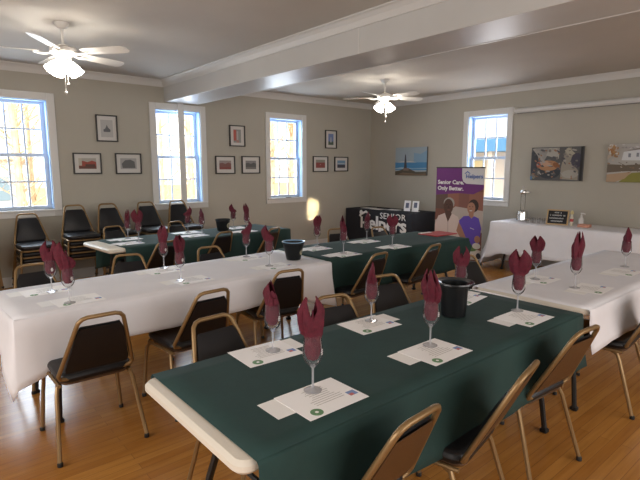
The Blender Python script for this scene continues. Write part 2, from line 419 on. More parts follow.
# ------------------------------------------------------------------ chairs
def make_chair(label):
    t = thing('banquet_chair', label, 'chair')
    # seat pad
    mb = MB(); mb.rbox((0, .015, .445), (.40, .41, .055), r=.07, seg=5); mb.build('seat', M_vinyl, t, bevel=.012)
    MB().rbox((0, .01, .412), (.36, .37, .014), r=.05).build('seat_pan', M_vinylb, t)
    MB().tube([(-.19, -.165, .405), (-.20, .17, .405), (-.17, .205, .405), (.17, .205, .405), (.20, .17, .405), (.19, -.165, .405)], .010).build('seat_frame', M_gold, t)
    # back frame: inverted U with rounded shoulders, reclined
    def bk(x, s, off=0.):   # s = 0..1 along the back from seat to top
        return (x, -.165-.195*s-off*.9, .42+.40*s-off*.43)
    U = [bk(-.03, .055), bk(-.15, .055), bk(-.185, .075), bk(-.196, .13)]
    U += [bk(-.122, .86), bk(-.114, .93), bk(-.096, .98), bk(-.070, 1.0)]
    U += [bk(-x[0], 0)[0:0] or (-p[0], p[1], p[2]) for x, p in [((0,), q) for q in reversed(U)]]
    P = [Vector(p) for p in U]
    P.append(P[0]); MB().tube(P, .0115, n=10).build('back_frame', M_gold, t)
    # back pad: trapezoid cushion, vinyl front and back
    for nm, d0, d1, m in (('backrest', .016, -.004, M_vinyl), ('back_shell', -.004, -.013, M_vinyl)):
        rings = []
        for k in range(9):
            s = .17+.68*k/8; w = (.202-.078*s/.86)-.013
            if k in (0, 8): w -= .012
            bul = .008*math.sin(PI*k/8) if d0 > 0 else 0
            e = .006 if k in (0, 8) else 0
            a = Vector(bk(0, s)); n = Vector((0, .86, .50)); sd = Vector((1, 0, 0))
            rings.append([a-sd*w+n*(d1+e), a-sd*w+n*(d0-.004), a-sd*(w-.02)+n*(d0+bul-e), a+sd*(w-.02)+n*(d0+bul-e), a+sd*w+n*(d0-.004), a+sd*w+n*(d1+e)])
        MB().loft(rings, True, True, True).build(nm, m, t)
    for s in (-1, 1):
        MB().tube([(s*.185, .12, .40), (s*.195, .165, .392), (s*.205, .19, .36), (s*.215, .20, .25), (s*.232, .215, .012)], .0115, n=8).build('leg', M_gold, t)
        MB().tube([(s*.185, -.10, .40), (s*.195, -.135, .392), (s*.205, -.155, .35), (s*.215, -.195, .22), (s*.235, -.26, .012)], .0115, n=8).build('leg', M_gold, t)
        for y in (.215, -.26): MB().lathe([(.011, 0), (.015, .002), (.015, .02), (.012, .025)], (s*.233, y, 0), n=8).build('foot_glide', M_blackleg, t)
    return t
GF = 'banquet chairs at the tables'
chairs = [  # x, y, rz, label
 (-7.10, -4.55, -1, 'gold framed black chair, back to camera, at the white table\'s left end'),
 (-6.44, -4.48, 4, 'gold framed black chair at the white table, second along, angled behind the near green table'),
 (-5.63, -4.30, -8, 'gold framed black chair pulled to the right end of the left white table'),
 (-4.65, -4.23, 6, 'gold framed black chair, back to camera, left of two at the middle green table'),
 (-3.88, -4.25, 8, 'gold framed black chair, back to camera, nearest the red folder'),
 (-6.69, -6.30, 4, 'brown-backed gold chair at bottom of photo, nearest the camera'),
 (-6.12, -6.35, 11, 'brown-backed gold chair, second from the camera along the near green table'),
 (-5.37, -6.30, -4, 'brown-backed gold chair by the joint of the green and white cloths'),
 (-4.22, -6.33, 4, 'gold framed chair at the right-hand white table, cut by the photo edge'),
 (-6.66, -5.68, 184, 'gold framed black chair facing camera, left of three behind the near green table'),
 (-5.99, -5.76, 170, 'gold framed black chair facing camera behind the two-pointed napkin'),
 (-5.33, -5.58, 170, 'gold framed black chair facing camera, just left of the near black bucket'),
 (-4.22, -5.50, 168, 'black chair facing camera behind the near black bucket'),
 (-7.07, -3.50, 188, 'gold framed chair facing camera behind the left white table\'s left glasses'),
 (-6.45, -3.54, 168, 'gold framed chair facing camera behind the middle of the left white table'),
 (-5.63, -3.62, 180, 'gold framed chair facing camera behind the left white table\'s right end'),
 (-3.81, -3.36, 168, 'gold framed chair facing camera behind the middle green table, left'),
 (-3.20, -3.58, 180, 'gold framed chair facing camera behind the middle green table, before black cloth'),
 (-5.76, -1.28, 186, 'gold framed chair facing camera behind the far green table, left'),
 (-4.88, -1.28, 190, 'gold framed chair facing camera behind the far green table, by white post window'),
 (-5.88, -2.32, 14, 'gold framed chair, back to camera, at the far green table, left of three'),
 (-5.02, -2.03, 12, 'gold framed chair, back to camera, at the far green table, middle of three'),
 (-4.40, -2.12, 20, 'gold framed chair, back to camera, at the far green table, right of three')]
proto = make_chair('x')
M_brownrefl = M_vinylb  # warm floor reflection put into the colour of the near chairs' black shells
for i, (x, y, rz, lb) in enumerate(chairs):
    if i == 0:
        c = proto; c.location = (x, y, 0); c.rotation_euler = (0, 0, R(rz)); c['label'] = lb; c['group'] = GF
    else: c = copy_tree(proto, (x, y, 0), rz, lb, GF)
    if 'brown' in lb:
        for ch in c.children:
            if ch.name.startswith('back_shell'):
                ch.data = ch.data.copy(); ch.data.materials.clear(); ch.data.materials.append(M_brownrefl)
stacks = [(-7.27, 3, 'stack at the far left photo edge'), (-6.63, 3, 'stack below the left window\'s right corner'), (-6.09, 4, 'stack under the ship-picture group'), (-5.62, 4, 'stack left of the post window'), (-5.08, 4, 'stack under the post window\'s left casing'), (-4.60, 4, 'stack under the post window')]
ordn = ['bottom', 'second', 'third', 'top']
for k, (x, n, where) in enumerate(stacks):
    for j in range(n):
        lv = 'top' if j == n-1 else ordn[j]
        copy_tree(proto, (x, -.52-.022*j, .083*j), 180+(-3, 2, -2, 3, 1, -2)[k], 'stacked black chair, %s of the %s' % (lv, where), 'stacked chairs along the window wall')

# ------------------------------------------------------------------ place settings
def glass_mesh():
    prof = [(.0, .002), (.034, .002), (.035, .004), (.012, .010), (.0045, .018), (.004, .06), (.0045, .088), (.012, .098), (.030, .118), (.0385, .138), (.038, .165), (.034, .205), (.033, .222),
            (.0318, .222), (.0328, .205), (.0368, .165), (.037, .139), (.0285, .12), (.010, .103), (0, .1)]
    mb = MB(); n = 20
    bowl = [p for p in prof if p[1] >= .098][:]
    base = [p for p in prof if p[1] < .02 and prof.index(p) < 6]
    stem = [(.0065, .014), (.0045, .022), (.004, .06), (.0045, .088), (.011, .0985)]
    return (MB().lathe(bowl, n=n, cap=False), MB().lathe(stem, n=10), MB().lathe([(.002, .0), (.034, .0), (.035, .003), (.013, .010), (.0055, .016)], n=n))
M_logo = mat('white_glass_print', (.7, .68, .68), .6)
def make_glass(label):
    t = thing('wine_glass', label, 'wine glass')
    b, s, f = glass_mesh(); b.build('bowl', M_glass, t); s.build('stem', M_stem, t); f.build('foot', M_stem, t)
    mb = MB()   # small printed emblem hugging the bowl
    for z, w in ((.168, .30), (.160, .42), (.152, .34)):
        mb.loft([[(.0392*math.cos(-1.15+w*(q/4-.5)), .0392*math.sin(-1.15+w*(q/4-.5)), zz) for q in range(5)] for zz in (z-.0028, z+.0028)], False)
    mb.build('emblem', M_logo, t)
    return t
def napkin_mesh(kind, seed, Hn):
    """folded napkin standing in the bowl; Hn = height above glass foot"""
    rnd = random.Random(seed); ph = rnd.uniform(0, 6.28); z0 = .128; mb = MB(); N = 40; K = 16; rings = []
    for j in range(K+1):
        t = j/K; ring = []
        for k in range(N):
            a = 2*PI*k/N
            if kind == 'ears': hh = .66+.34*abs(math.cos(a-ph))**2.2
            elif kind == 'single': hh = .62+.38*max(0, math.cos((a-ph)/2))**4
            elif kind == 'heart': hh = .72+.28*abs(math.cos(a-ph))**.8
            else: hh = .70+.30*abs(math.cos(1.5*(a-ph)))**1.5
            z = z0+(Hn-z0)*hh*t
            body = .026+.006*min(1, (z-z0)/.05) if z < .215 else .032+ {'ears': .012, 'single': .017, 'heart': .019, 'fan': .014}[kind]*math.sin(min(1, (z-.215)/(Hn-.215))*PI*.80)
            if t > .75: body *= 1-.55*((t-.75)/.25)**1.5
            if z < .15: body *= .72+.28*(z-z0)/.022
            pl = 1+.16*math.sin(5*a+ph+t*1.6)+.08*math.sin(11*a+seed)
            if z < .222: pl = 1+(pl-1)*.35; 
            ex = 1.12 if z > .222 else 1; ey = .62 if z > .235 else (1-.38*max(0, (z-.2)/.035))
            x = body*pl*math.cos(a); y = body*pl*math.sin(a)
            x1 = x*math.cos(ph)+y*math.sin(ph); y1 = -x*math.sin(ph)+y*math.cos(ph)
            x1 *= ex; y1 *= ey
            if z < .222:
                q = math.hypot(x1, y1); mxr = .0315
                if q > mxr: x1 *= mxr/q; y1 *= mxr/q
            lean = .05*max(0, z-.22)*(1 if seed % 2 else -1)
            ring.append((x1*math.cos(ph)-y1*math.sin(ph)+lean*(2.2 if kind == 'fan' else 1), x1*math.sin(ph)+y1*math.cos(ph), z))
        rings.append(ring)
    mb.loft(rings, True, True, False)
    # inner fold rising between the peaks
    rings = []
    for j in range(8):
        t = j/7; z = .20+(Hn*.86-.20)*t; w = .030*(1-t**2)+.003
        rings.append([(w*math.cos(2*PI*k/12)*math.cos(ph+1)-w*.35*math.sin(2*PI*k/12)*math.sin(ph+1), w*math.cos(2*PI*k/12)*math.sin(ph+1)+w*.35*math.sin(2*PI*k/12)*math.cos(ph+1), z) for k in range(12)])
    mb.loft(rings, True, True, True)
    return mb
M_gprint = mat('green_print', (.12, .26, .12), .6); M_grey = mat('grey_print', (.50, .49, .48), .6); M_pr = mat('red_print', (.55, .15, .13), .6); M_pb = mat('blue_print', (.2, .3, .55), .6)
M_paper2 = mat('cream_paper', (.86, .85, .83), .6)
def make_menu(label, flip=False):
    t = thing('menu_sheet', label, 'menu sheet')
    MB().bb((-.14, -.108, 0), (.14, .108, .0012)).build('sheet', M_paper, t, smooth=False)
    z = .0017
    mb = MB(); mb.lathe([(.024, .0012), (.024, .0018)], (-.085, -.075, 0), n=20); mb.build('round_emblem', M_gprint, t)
    mb = MB(); mb.lathe([(.007, .0018), (.007, .0021)], (-.085, -.075, 0), n=16); mb.cur = 0; mb.build('emblem_centre', M_paper, t)
    mb = MB(); mb.bb((.092, -.062, .0012), (.13, -.028, z)); mb.cur = 1; mb.bb((.092, -.062, z), (.112, -.046, z+.0003)); mb.build('printed_photo', [M_pb, M_pr], t, smooth=False)
    mb = MB(); rn = random.Random(4)
    for i in range(9):
        w = rn.uniform(.04, .075); mb.bb((.01-w, .07-i*.014, .0012), (.01+w, .0735-i*.014, z))
    mb.build('printed_lines', M_grey, t, smooth=False)
    return t
G = [ # x, y, top height, kind, seat phrase
 (-6.72, -6.187, .370, 'ears', "near green table's camera side, left seat"),
 (-6.60, -5.75, .330, 'single', "near green table's far side, left seat"),
 (-5.99, -6.18, .375, 'fan', "near green table's camera side, middle seat"),
 (-5.93, -5.735, .330, 'ears', "near green table's far side, middle seat"),
 (-5.13, -6.16, .370, 'heart', "near green table's camera side, right seat"),
 (-5.15, -5.78, .345, 'ears', "near green table behind the black bucket"),
 (-4.24, -5.83, .335, 'heart', "right white table's far side, left seat"),
 (-4.29, -6.14, .400, 'fan', "right white table's camera side, left seat"),
 (-3.20, -6.10, .345, 'single', "right white table at the photo's right edge"),
 (-7.13, -3.88, .355, 'ears', "left white table's far side, left seat"),
 (-7.11, -4.26, .390, 'single', "left white table's camera side, left seat"),
 (-6.22, -3.60, .365, 'heart', "left white table's far side, middle seat"),
 (-6.31, -4.12, .345, 'heart', "left white table's camera side, middle seat"),
 (-5.41, -3.60, .345, 'single', "left white table's far side, right seat"),
 (-5.49, -4.10, .355, 'single', "left white table's camera side, beside the bucket"),
 (-4.50, -3.56, .335, 'fan', "middle green table's far side, left seat"),
 (-4.57, -4.05, .375, 'single', "middle green table's camera side, left seat"),
 (-3.74, -3.56, .335, 'single', "middle green table's far side, right seat"),
 (-3.86, -4.06, .345, 'heart', "middle green table's camera side, before white lettering"),
 (-5.85, -1.66, .350, 'fan', "far green table's window side, left seat"),
 (-5.838, -1.98, .370, 'heart', "far green table's camera side, left seat"),
 (-5.057, -1.60, .345, 'single', "far green table's window side, middle seat"),
 (-4.984, -1.85, .325, 'ears', "far green table's camera side, middle seat"),
 (-4.333, -1.52, .335, 'single', "far green table's window side, right seat"),
 (-4.35, -1.90, .365, 'fan', "far green table's camera side, right seat")]
# menu centre and rotation by seat: (x, y, rz, leaflet dx, dy)
MN = [(-6.73, -6.25, 0), (-6.64, -5.75, -3), (-6.03, -6.24, 0), (-5.98, -5.77, -3), (-5.22, -6.25, 0), (-5.12, -5.78, 8),
      (-4.22, -5.85, 0), (-4.22, -6.22, 3), (-3.44, -6.16, 0), (-7.16, -3.82, 3), (-7.05, -4.21, 3), (-6.27, -3.70, 3), (-6.24, -4.16, 3), (-5.43, -3.66, 3), (-5.45, -4.14, 3),
      (-4.60, -3.66, 0), (-4.60, -4.10, 0), (-3.84, -3.64, 0), (-3.86, -4.11, 0), (-5.86, -1.68, 5), (-5.97, -2.03, 5), (-5.04, -1.60, 5), (-5.11, -1.92, 5), (-4.32, -1.58, 5), (-4.42, -1.97, 5)]
gp = make_glass('x'); mp_ = make_menu('x'); lp = None
for i, ((x, y, hn, kd, seat), (mx, my, mr)) in enumerate(zip(G, MN)):
    zb = TH+.0045
    near = '' 
    if i == 0: gp.location = (x, y, zb+.0022); gp['label'] = 'clear wine glass at the '+seat; gp['group'] = 'wine glasses on the tables'; mp_.location = (mx, my, zb+.0005); mp_.rotation_euler = (0, 0, R(mr)); mp_['label'] = 'white printed menu sheet at the '+seat; mp_['group'] = 'menu sheets on the tables'
    else:
        copy_tree(gp, (x, y, zb+.0022), random.uniform(-20, 20), 'clear wine glass at the '+seat, 'wine glasses on the tables')
        copy_tree(mp_, (mx, my, zb+.0005), mr, 'white printed menu sheet at the '+seat, 'menu sheets on the tables')
    o = napkin_mesh(kd, i+2, hn).build('napkin', M_napkin, None, solid=.0015); o.location = (x, y, zb+.0022)
    tag(o, 'burgundy napkin standing in the glass at the '+seat, 'napkin', 'burgundy napkins in the glasses')
    # cream leaflet peeking out under the menu sheet
    if lp is None:
        lp = MB().bb((-.10, -.066, 0), (.10, .066, .0006)).build('leaflet', M_paper2, None, smooth=False); lo = lp
    else: lo = lp.copy(); col.objects.link(lo)
    s = -1 if i not in (1, 3, 5) else 1
    dx, dy = ((-.115, .038) if s < 0 else (.10, .03))
    a = R(mr); lo.location = (mx+dx*math.cos(a)-dy*math.sin(a), my+dx*math.sin(a)+dy*math.cos(a), zb-.0003); lo.rotation_euler = (0, 0, a)
    tag(lo, 'cream leaflet under the menu sheet at the '+seat, 'leaflet', 'leaflets under the menu sheets')

# ------------------------------------------------------------------ buckets
def bucket(loc, label, r0, r1, h, rim, decal=True, tilt=0, flare=0.):
    t = thing('bucket', label, 'bucket', loc, 0, 'black buckets on the tables')
    t.rotation_euler = (R(tilt), 0, 0)
    MB().lathe([(r0-.006, 0), (r0, .004), (r1, h-.015), (r1+.005, h-.012), (r1+.005, h), (r1-.003, h), (r0-.006, .01), (0.001, .01)], n=32).build('body', M_bucket, t)
    MB().lathe([(r1+.002, h-.002), (r1+.009+flare, h+flare*.2), (r1+.007+flare, h+.007+flare*.2), (r1-.004, h+.005), (r1-.004, h-.003)], n=32, cap=False).build('rim', mat('rim_'+rim, (.25, .42, .62) if rim == 'blue' else (.03, .035, .04), .15), t)
    if decal:
        mb = MB(); zc = h*.5; rr = r0+(r1-r0)*.5+.0015; n = 12
        for sc, m in ((.036, 0), (.024, 1)):
            rings = []
            for j in range(n+1):
                v = -1+2*j/n; w = math.sqrt(max(0, 1-v*v))*sc; z = zc+v*sc; rz_ = r0+(r1-r0)*z/h+.0015+.0006*m
                rings.append([(rz_*math.cos(R(-58)+w/rz_*u), rz_*math.sin(R(-58)+w/rz_*u), z) for u in (-1, -.5, 0, .5, 1)])
            mb.cur = m; mb.loft(rings, False)
        mb.build('round_sticker', [mat('tan_sticker', (.50, .45, .30), .5), mat('sticker_dark', (.25, .24, .18), .5)], t)
    return t
bucket((-5.145, -3.99, TH+.0045), 'black bucket with pale blue rim on the left white table\'s right end', .065, .098, .165, 'blue')
bucket((-5.485, -5.96, TH+.0045), 'large black bucket on the near green table', .070, .078, .188, 'black', decal=False, flare=.026)
# inner liner tray edge of the near bucket
bucket((-4.61, -1.72, TH+.0045), 'black bucket with round sticker on the far green table', .075, .095, .15, 'black')
# red folder
fo = thing('folder', 'red folder lying on the right end of the middle green table', 'folder', (-2.70, -3.80, TH+.0045), -2)
MB().rbox((0, 0, .006), (.42, .30, .012), r=.01).build('cover', mat('red_card', (.42, .03, .035), .5), fo)
MB().bb((-.20, .10, .012), (.02, .149, .016)).build('paper', M_paper, fo, smooth=False)

# ------------------------------------------------------------------ ceiling fans
def fan(loc, label, phases, rz):
    t = thing('ceiling_fan', label, 'ceiling fan', (loc[0], loc[1], H), 0, 'white ceiling fans')
    MB().lathe([(.004, -.055), (.028, -.052), (.045, -.035), (.062, -.012), (.066, 0)], n=20).build('canopy', M_fan, t)
    MB().tube([(0, 0, -.04), (0, 0, -.20)], .012, n=10).build('downrod', M_fan, t)
    MB().lathe([(.02, -.19), (.035, -.195), (.05, -.205), (.105, -.22), (.118, -.235), (.118, -.265), (.10, -.285), (.07, -.295), (.06, -.31), (.058, -.335), (.04, -.35), (.004, -.352)], n=28).build('motor_housing', M_fan, t)
    for ph in phases:
        a = R(ph); rot = Matrix.Rotation(a, 3, 'Z')
        mb = MB(); tl = Matrix.Rotation(R(-13), 3, 'X'); top = []; bot = []
        rings = []
        for k, (x, w) in enumerate([(.20, .045), (.24, .056), (.40, .064), (.56, .068), (.62, .064), (.645, .05), (.66, .03)]):
            ring = []
            for y, z in ((-w, -.003), (w, -.003), (w, .003), (-w, .003)):
                p = tl @ Vector((0, y, z)); p.x += x; ring.append(rot @ p+Vector((0, 0, -.262)))
            rings.append(ring)
        mb.loft(rings, True, True, True); bl = mb.build('blade', M_fan, t)
        mb = MB(); p0 = rot @ Vector((.10, 0, 0)); p1 = rot @ Vector((.25, 0, 0)); mb.tube([p0+Vector((0, 0, -.272)), (p0+p1)/2+Vector((0, 0, -.285)), p1+Vector((0, 0, -.272))], .011, n=6, smooth=3)
        mb.build('blade_bracket', M_fan, bl)
    for k in range(4):
        a = R(rz+90*k); d = Vector((math.cos(a), math.sin(a), 0)); ax = (d*.62+Vector((0, 0, -.78))).normalized()
        q = Vector((0, 0, 1)).rotation_difference(ax).to_matrix(); c = d*.055+Vector((0, 0, -.345))
        sh = MB().lathe([(.02, .0), (.028, .008), (.042, .03), (.050, .06), (.058, .085), (.066, .105), (.060, .104), (.04, .08), (.012, .06)], c+ax*.02, n=18, rot=q).build('lamp_shade', M_lit, t)
        MB().lathe([(.012, -.03), (.02, -.01), (.024, .01), (.018, .024)], c+ax*.0, n=12, rot=q).build('lamp_holder', M_fan, sh)
    for dx, L in ((.02, .19), (-.005, .27)):
        c = MB().tube([(dx, -.02, -.35), (dx, -.02, -.36-L)], .0022, n=5).build('pull_chain', M_fan, t)
        MB().lathe([(.002, .016), (.009, .01), (.013, 0), (.009, -.01), (.002, -.014)], (dx, -.02, -.36-L), n=10).build('chain_knob', M_trim, c)
    return t
fan((-6.575, -2.346), 'white ceiling fan with lit shades at left, before the left window', (21, -51, -123, 165, 93), 20)
fan((-2.05, -2.26), 'white ceiling fan with lit shades beyond the beam, near the corner', (-20, -92, -164, 124, 52), -10)

# ------------------------------------------------------------------ wall art
def frame(x0, x1, z0, z1, label, layers, mw_=.035):
    w, h = (x1-x0)/2, (z1-z0)/2
    t = thing('picture_frame', label, 'picture', ((x0+x1)/2, -.001, (z0+z1)/2), 0, 'framed pictures on the window wall'); f = .018
    mb = MB(); mb.bb((-w, -.028, -h), (-w+f, 0, h)).bb((w-f, -.028, -h), (w, 0, h)).bb((-w+f, -.028, -h), (w-f, 0, -h+f)).bb((-w+f, -.028, h-f), (w-f, 0, h)); mb.build('frame', M_frame, t, smooth=False, bevel=.003)
    MB().bb((-w+f, -.010, -h+f), (w-f, -.002, h-f)).build('mat_board', mat('mat_board', (.58, .56, .53), .7), t, smooth=False)
    art('print', layers, t, y=-.0112); return t
def scn(w, h, sky, mid, low, extra=()):
    L = [(sky, rc(-w, -h, w, h)), (mid, [(-w, -h*.55), (-w, h*.35), (-w*.5, h*.5), (0, h*.25), (w*.5, h*.55), (w, h*.3), (w, -h*.55)]), (low, rc(-w, -h, w, -h*.5))]
    return L+list(extra)
frame(-5.655, -5.355, 1.955, 2.335, 'portrait framed print of a small dark ship shape, left trio, above', [((.42, .41, .40), rc(-.085, -.125, .085, .12)), ((.12, .12, .13), [(-.045, -.05), (-.05, -.02), (-.02, .0), (0, .05), (.02, .01), (.05, -.02), (.045, -.05)])])
frame(-5.99, -5.61, 1.492, 1.79, 'landscape framed print with red roofs, lower left of the left trio', scn(.118, .075, (.38, .36, .32), (.30, .07, .05), (.14, .06, .045), [((.45, .42, .35), rc(-.118, -.03, -.075, .075)), ((.10, .05, .04), rc(-.03, -.05, .1, -.01))]))
frame(-5.415, -5.03, 1.487, 1.795, 'landscape framed grey print, lower right of the left trio', [((.35, .34, .33), rc(-.12, -.08, .12, .08)), ((.12, .12, .12), [(-.09, -.065), (-.1, 0), (-.05, .05), (.03, .06), (.09, .03), (.1, -.065)])])
frame(-3.49, -3.18, 1.945, 2.305, 'portrait framed print in red and grey, middle trio, above', [((.25, .26, .25), rc(-.075, -.115, .075, .11)), ((.42, .10, .08), rc(-.075, -.08, -.02, .1)), ((.40, .38, .37), rc(-.01, -.115, .02, .08)), ((.35, .2, .18), rc(-.02, -.115, .035, -.07))])
frame(-3.775, -3.395, 1.474, 1.78, 'landscape framed reddish street print, lower left of the middle trio', scn(.115, .075, (.30, .25, .24), (.20, .09, .08), (.22, .06, .05)))
frame(-3.26, -2.88, 1.476, 1.783, 'landscape framed dark grey print, lower right of the middle trio', scn(.11, .075, (.22, .21, .21), (.09, .09, .09), (.16, .15, .14)))
frame(-1.32, -1.015, 1.962, 2.325, 'portrait framed blue tower print, right trio, above', [((.16, .22, .42), rc(-.07, -.11, .07, .11)), ((.08, .12, .09), rc(-.07, -.11, .07, -.04)), ((.40, .42, .45), [(-.02, -.06), (-.012, .04), (.012, .04), (.02, -.06)])])
frame(-1.64, -1.245, 1.497, 1.805, 'landscape framed red barn print, lower left of the right trio', [((.25, .24, .20), rc(-.12, -.075, .12, .085)), ((.24, .06, .05), rc(-.12, -.075, .12, .03)), ((.45, .3, .25), rc(-.01, -.02, .005, .0))])
frame(-1.07, -.69, 1.503, 1.80, 'landscape framed blue harbour print, lower right of the right trio', [((.16, .28, .42), rc(-.11, -.075, .11, .075)), ((.4, .45, .5), rc(-.1, .0, .1, .02)), ((.05, .05, .07), rc(-.11, -.075, .11, -.01))])
def canvas(y_left, y_right, z0, z1, label, layers):
    w, h = (y_left-y_right)/2, (z1-z0)/2
    t = thing('canvas_print', label, 'canvas print', (0, (y_left+y_right)/2, (z0+z1)/2), -90, 'unframed canvases on the right wall')
    MB().bb((-w, -.034, -h), (w, 0, h)).build('stretched_canvas', paint((.10, .10, .10)), t, smooth=False, bevel=.003)
    art('print', [(c, [(max(-.995, min(.995, a))*w, max(-.995, min(.995, b))*h) for a, b in p]) for c, p in layers], t, y=-.0348); return t
canvas(-.741, -1.543, 1.427, 1.984, 'square canvas of a dark lighthouse on rocks before blue sea', [
    ((.30, .36, .40), rc(-1, -1, 1, 1)), ((.20, .33, .46), [(.2, -.1), (1, -.1), (1, .75), (.6, .5), (.2, .6)]), ((.46, .47, .46), [(-.95, -.1), (-.6, .0), (.0, .02), (.4, -.08), (.2, -.2)]),
    ((.06, .22, .42), rc(-1, -.62, 1, -.08)), ((.30, .44, .55), [(-1, -.5), (-.6, -.42), (.2, -.5), (1, -.46), (1, -.52), (-1, -.56)]),
    ((.09, .075, .05), [(-1, -1), (-1, -.72), (-.7, -.66), (-.5, -.55), (-.1, -.5), (.1, -.62), (.35, -.75), (1, -.72), (1, -1)]), ((.20, .14, .09), [(-.9, -.98), (-.5, -.8), (0, -.85), (.5, -.9), (1, -.86), (1, -.97)]),
    ((.05, .05, .06), [(-.42, -.55), (-.36, .45), (-.33, .52), (-.30, .45), (-.22, -.55)]), ((.2, .14, .12), rc(-.45, -.66, -.1, -.48))])
rn = random.Random(21)
L2 = [((.10, .10, .10), rc(-1, -1, 1, 1)), ((.30, .29, .27), [(-.9, .95), (-.2, .95), (-.5, .1), (-.9, .5)]), ((.40, .38, .34), [(-.3, .95), (.1, .95), (.1, .3), (-.4, .5)]), ((.045, .05, .06), ell(-.25, -.45, .45, .45)), ((.045, .05, .06), ell(-.9, .1, .2, .7)),
      ((.42, .22, .11), ell(-.30, -.1, .42, .32)), ((.50, .30, .2), ell(-.42, .0, .22, .18)), ((.42, .13, .08), ell(-.68, -.05, .09, .18)), ((.25, .10, .04), ell(.02, -.08, .12, .18, tilt=30)),
      ((.30, .27, .22), [(.2, -.9), (.2, -.2), (.35, .9), (.55, .95), (.65, 0), (.85, -.4), (.85, -.95)]), ((.40, .37, .29), [(.3, .8), (.45, .95), (.7, .6), (.5, .4)]), ((.06, .055, .08), ell(.78, .2, .22, .42)), ((.36, .34, .30), ell(.55, -.6, .3, .25)),
      ((.35, .35, .12), ell(-.85, -.75, .06, .15)), ((.10, .2, .35), ell(-.95, -.85, .05, .12)), ((.02, .02, .02), rc(.9, -1, 1, 1)), ((.35, .33, .30), [(-.95, .9), (-.85, .95), (-.4, .1), (-.5, .05)])]
for k in range(80):
    c = rn.choice([(.35, .33, .3), (.08, .08, .09), (.2, .18, .16), (.30, .16, .1)]); L2.append((c, ell(rn.uniform(-.92, .85), rn.uniform(-.88, .88), rn.uniform(.02, .06), rn.uniform(.03, .11), 7, tilt=rn.uniform(0, 90))))
canvas(-3.627, -4.43, 1.38, 1.90, 'wide dark collage canvas with an orange oval, left of the two', L2)
L3 = [((.42, .40, .37), rc(-1, -1, 1, 1)), ((.22, .21, .045), [(-.6, -1), (-.2, -.5), (1, -.35), (1, -1)]), ((.40, .28, .18), [(-1, -1), (-1, -.6), (-.2, -.45), (-.4, -.8), (-.7, -1)]), ((.14, .11, .08), [(-1, -.5), (-1, -.05), (-.4, -.1), (1, .0), (1, -.4), (-.4, -.42)]),
      ((.40, .2, .08), ell(-.86, .7, .14, .26)), ((.60, .61, .62), [(-.55, .15), (-.5, .6), (.3, .75), (1, .7), (1, .1)]), ((.2, .22, .25), rc(-.35, .3, -.27, .5)), ((.2, .22, .25), rc(-.1, .32, -.02, .52)), ((.2, .22, .25), rc(.3, .34, .4, .54)), ((.25, .22, .2), [(-.55, .58), (.3, .75), (1, .7), (1, .8), (.3, .9)])]
for k in range(50):
    x = rn.uniform(-1, .9); c = rn.choice([(.14, .11, .08), (.45, .42, .38), (.3, .18, .1)]); L3.append((c, ell(x, rn.uniform(-.5, .05), rn.uniform(.01, .04), rn.uniform(.02, .08), 6, tilt=rn.uniform(0, 90))))
for k in range(40): L3.append((rn.choice([(.45, .25, .10), (.5, .42, .34), (.35, .2, .1), (.62, .6, .56)]), ell(rn.gauss(-.84, .1), rn.gauss(.6, .2), rn.uniform(.02, .05), rn.uniform(.04, .09), 6)))
for k in range(30): L3.append((rn.choice([(.3, .29, .28), (.55, .54, .53)]), ell(rn.uniform(-.6, .95), rn.uniform(.72, .95), rn.uniform(.02, .06), rn.uniform(.02, .05), 6)))
canvas(-4.765, -5.57, 1.377, 1.915, 'canvas of a white house with lawn at the photo\'s right edge', L3)

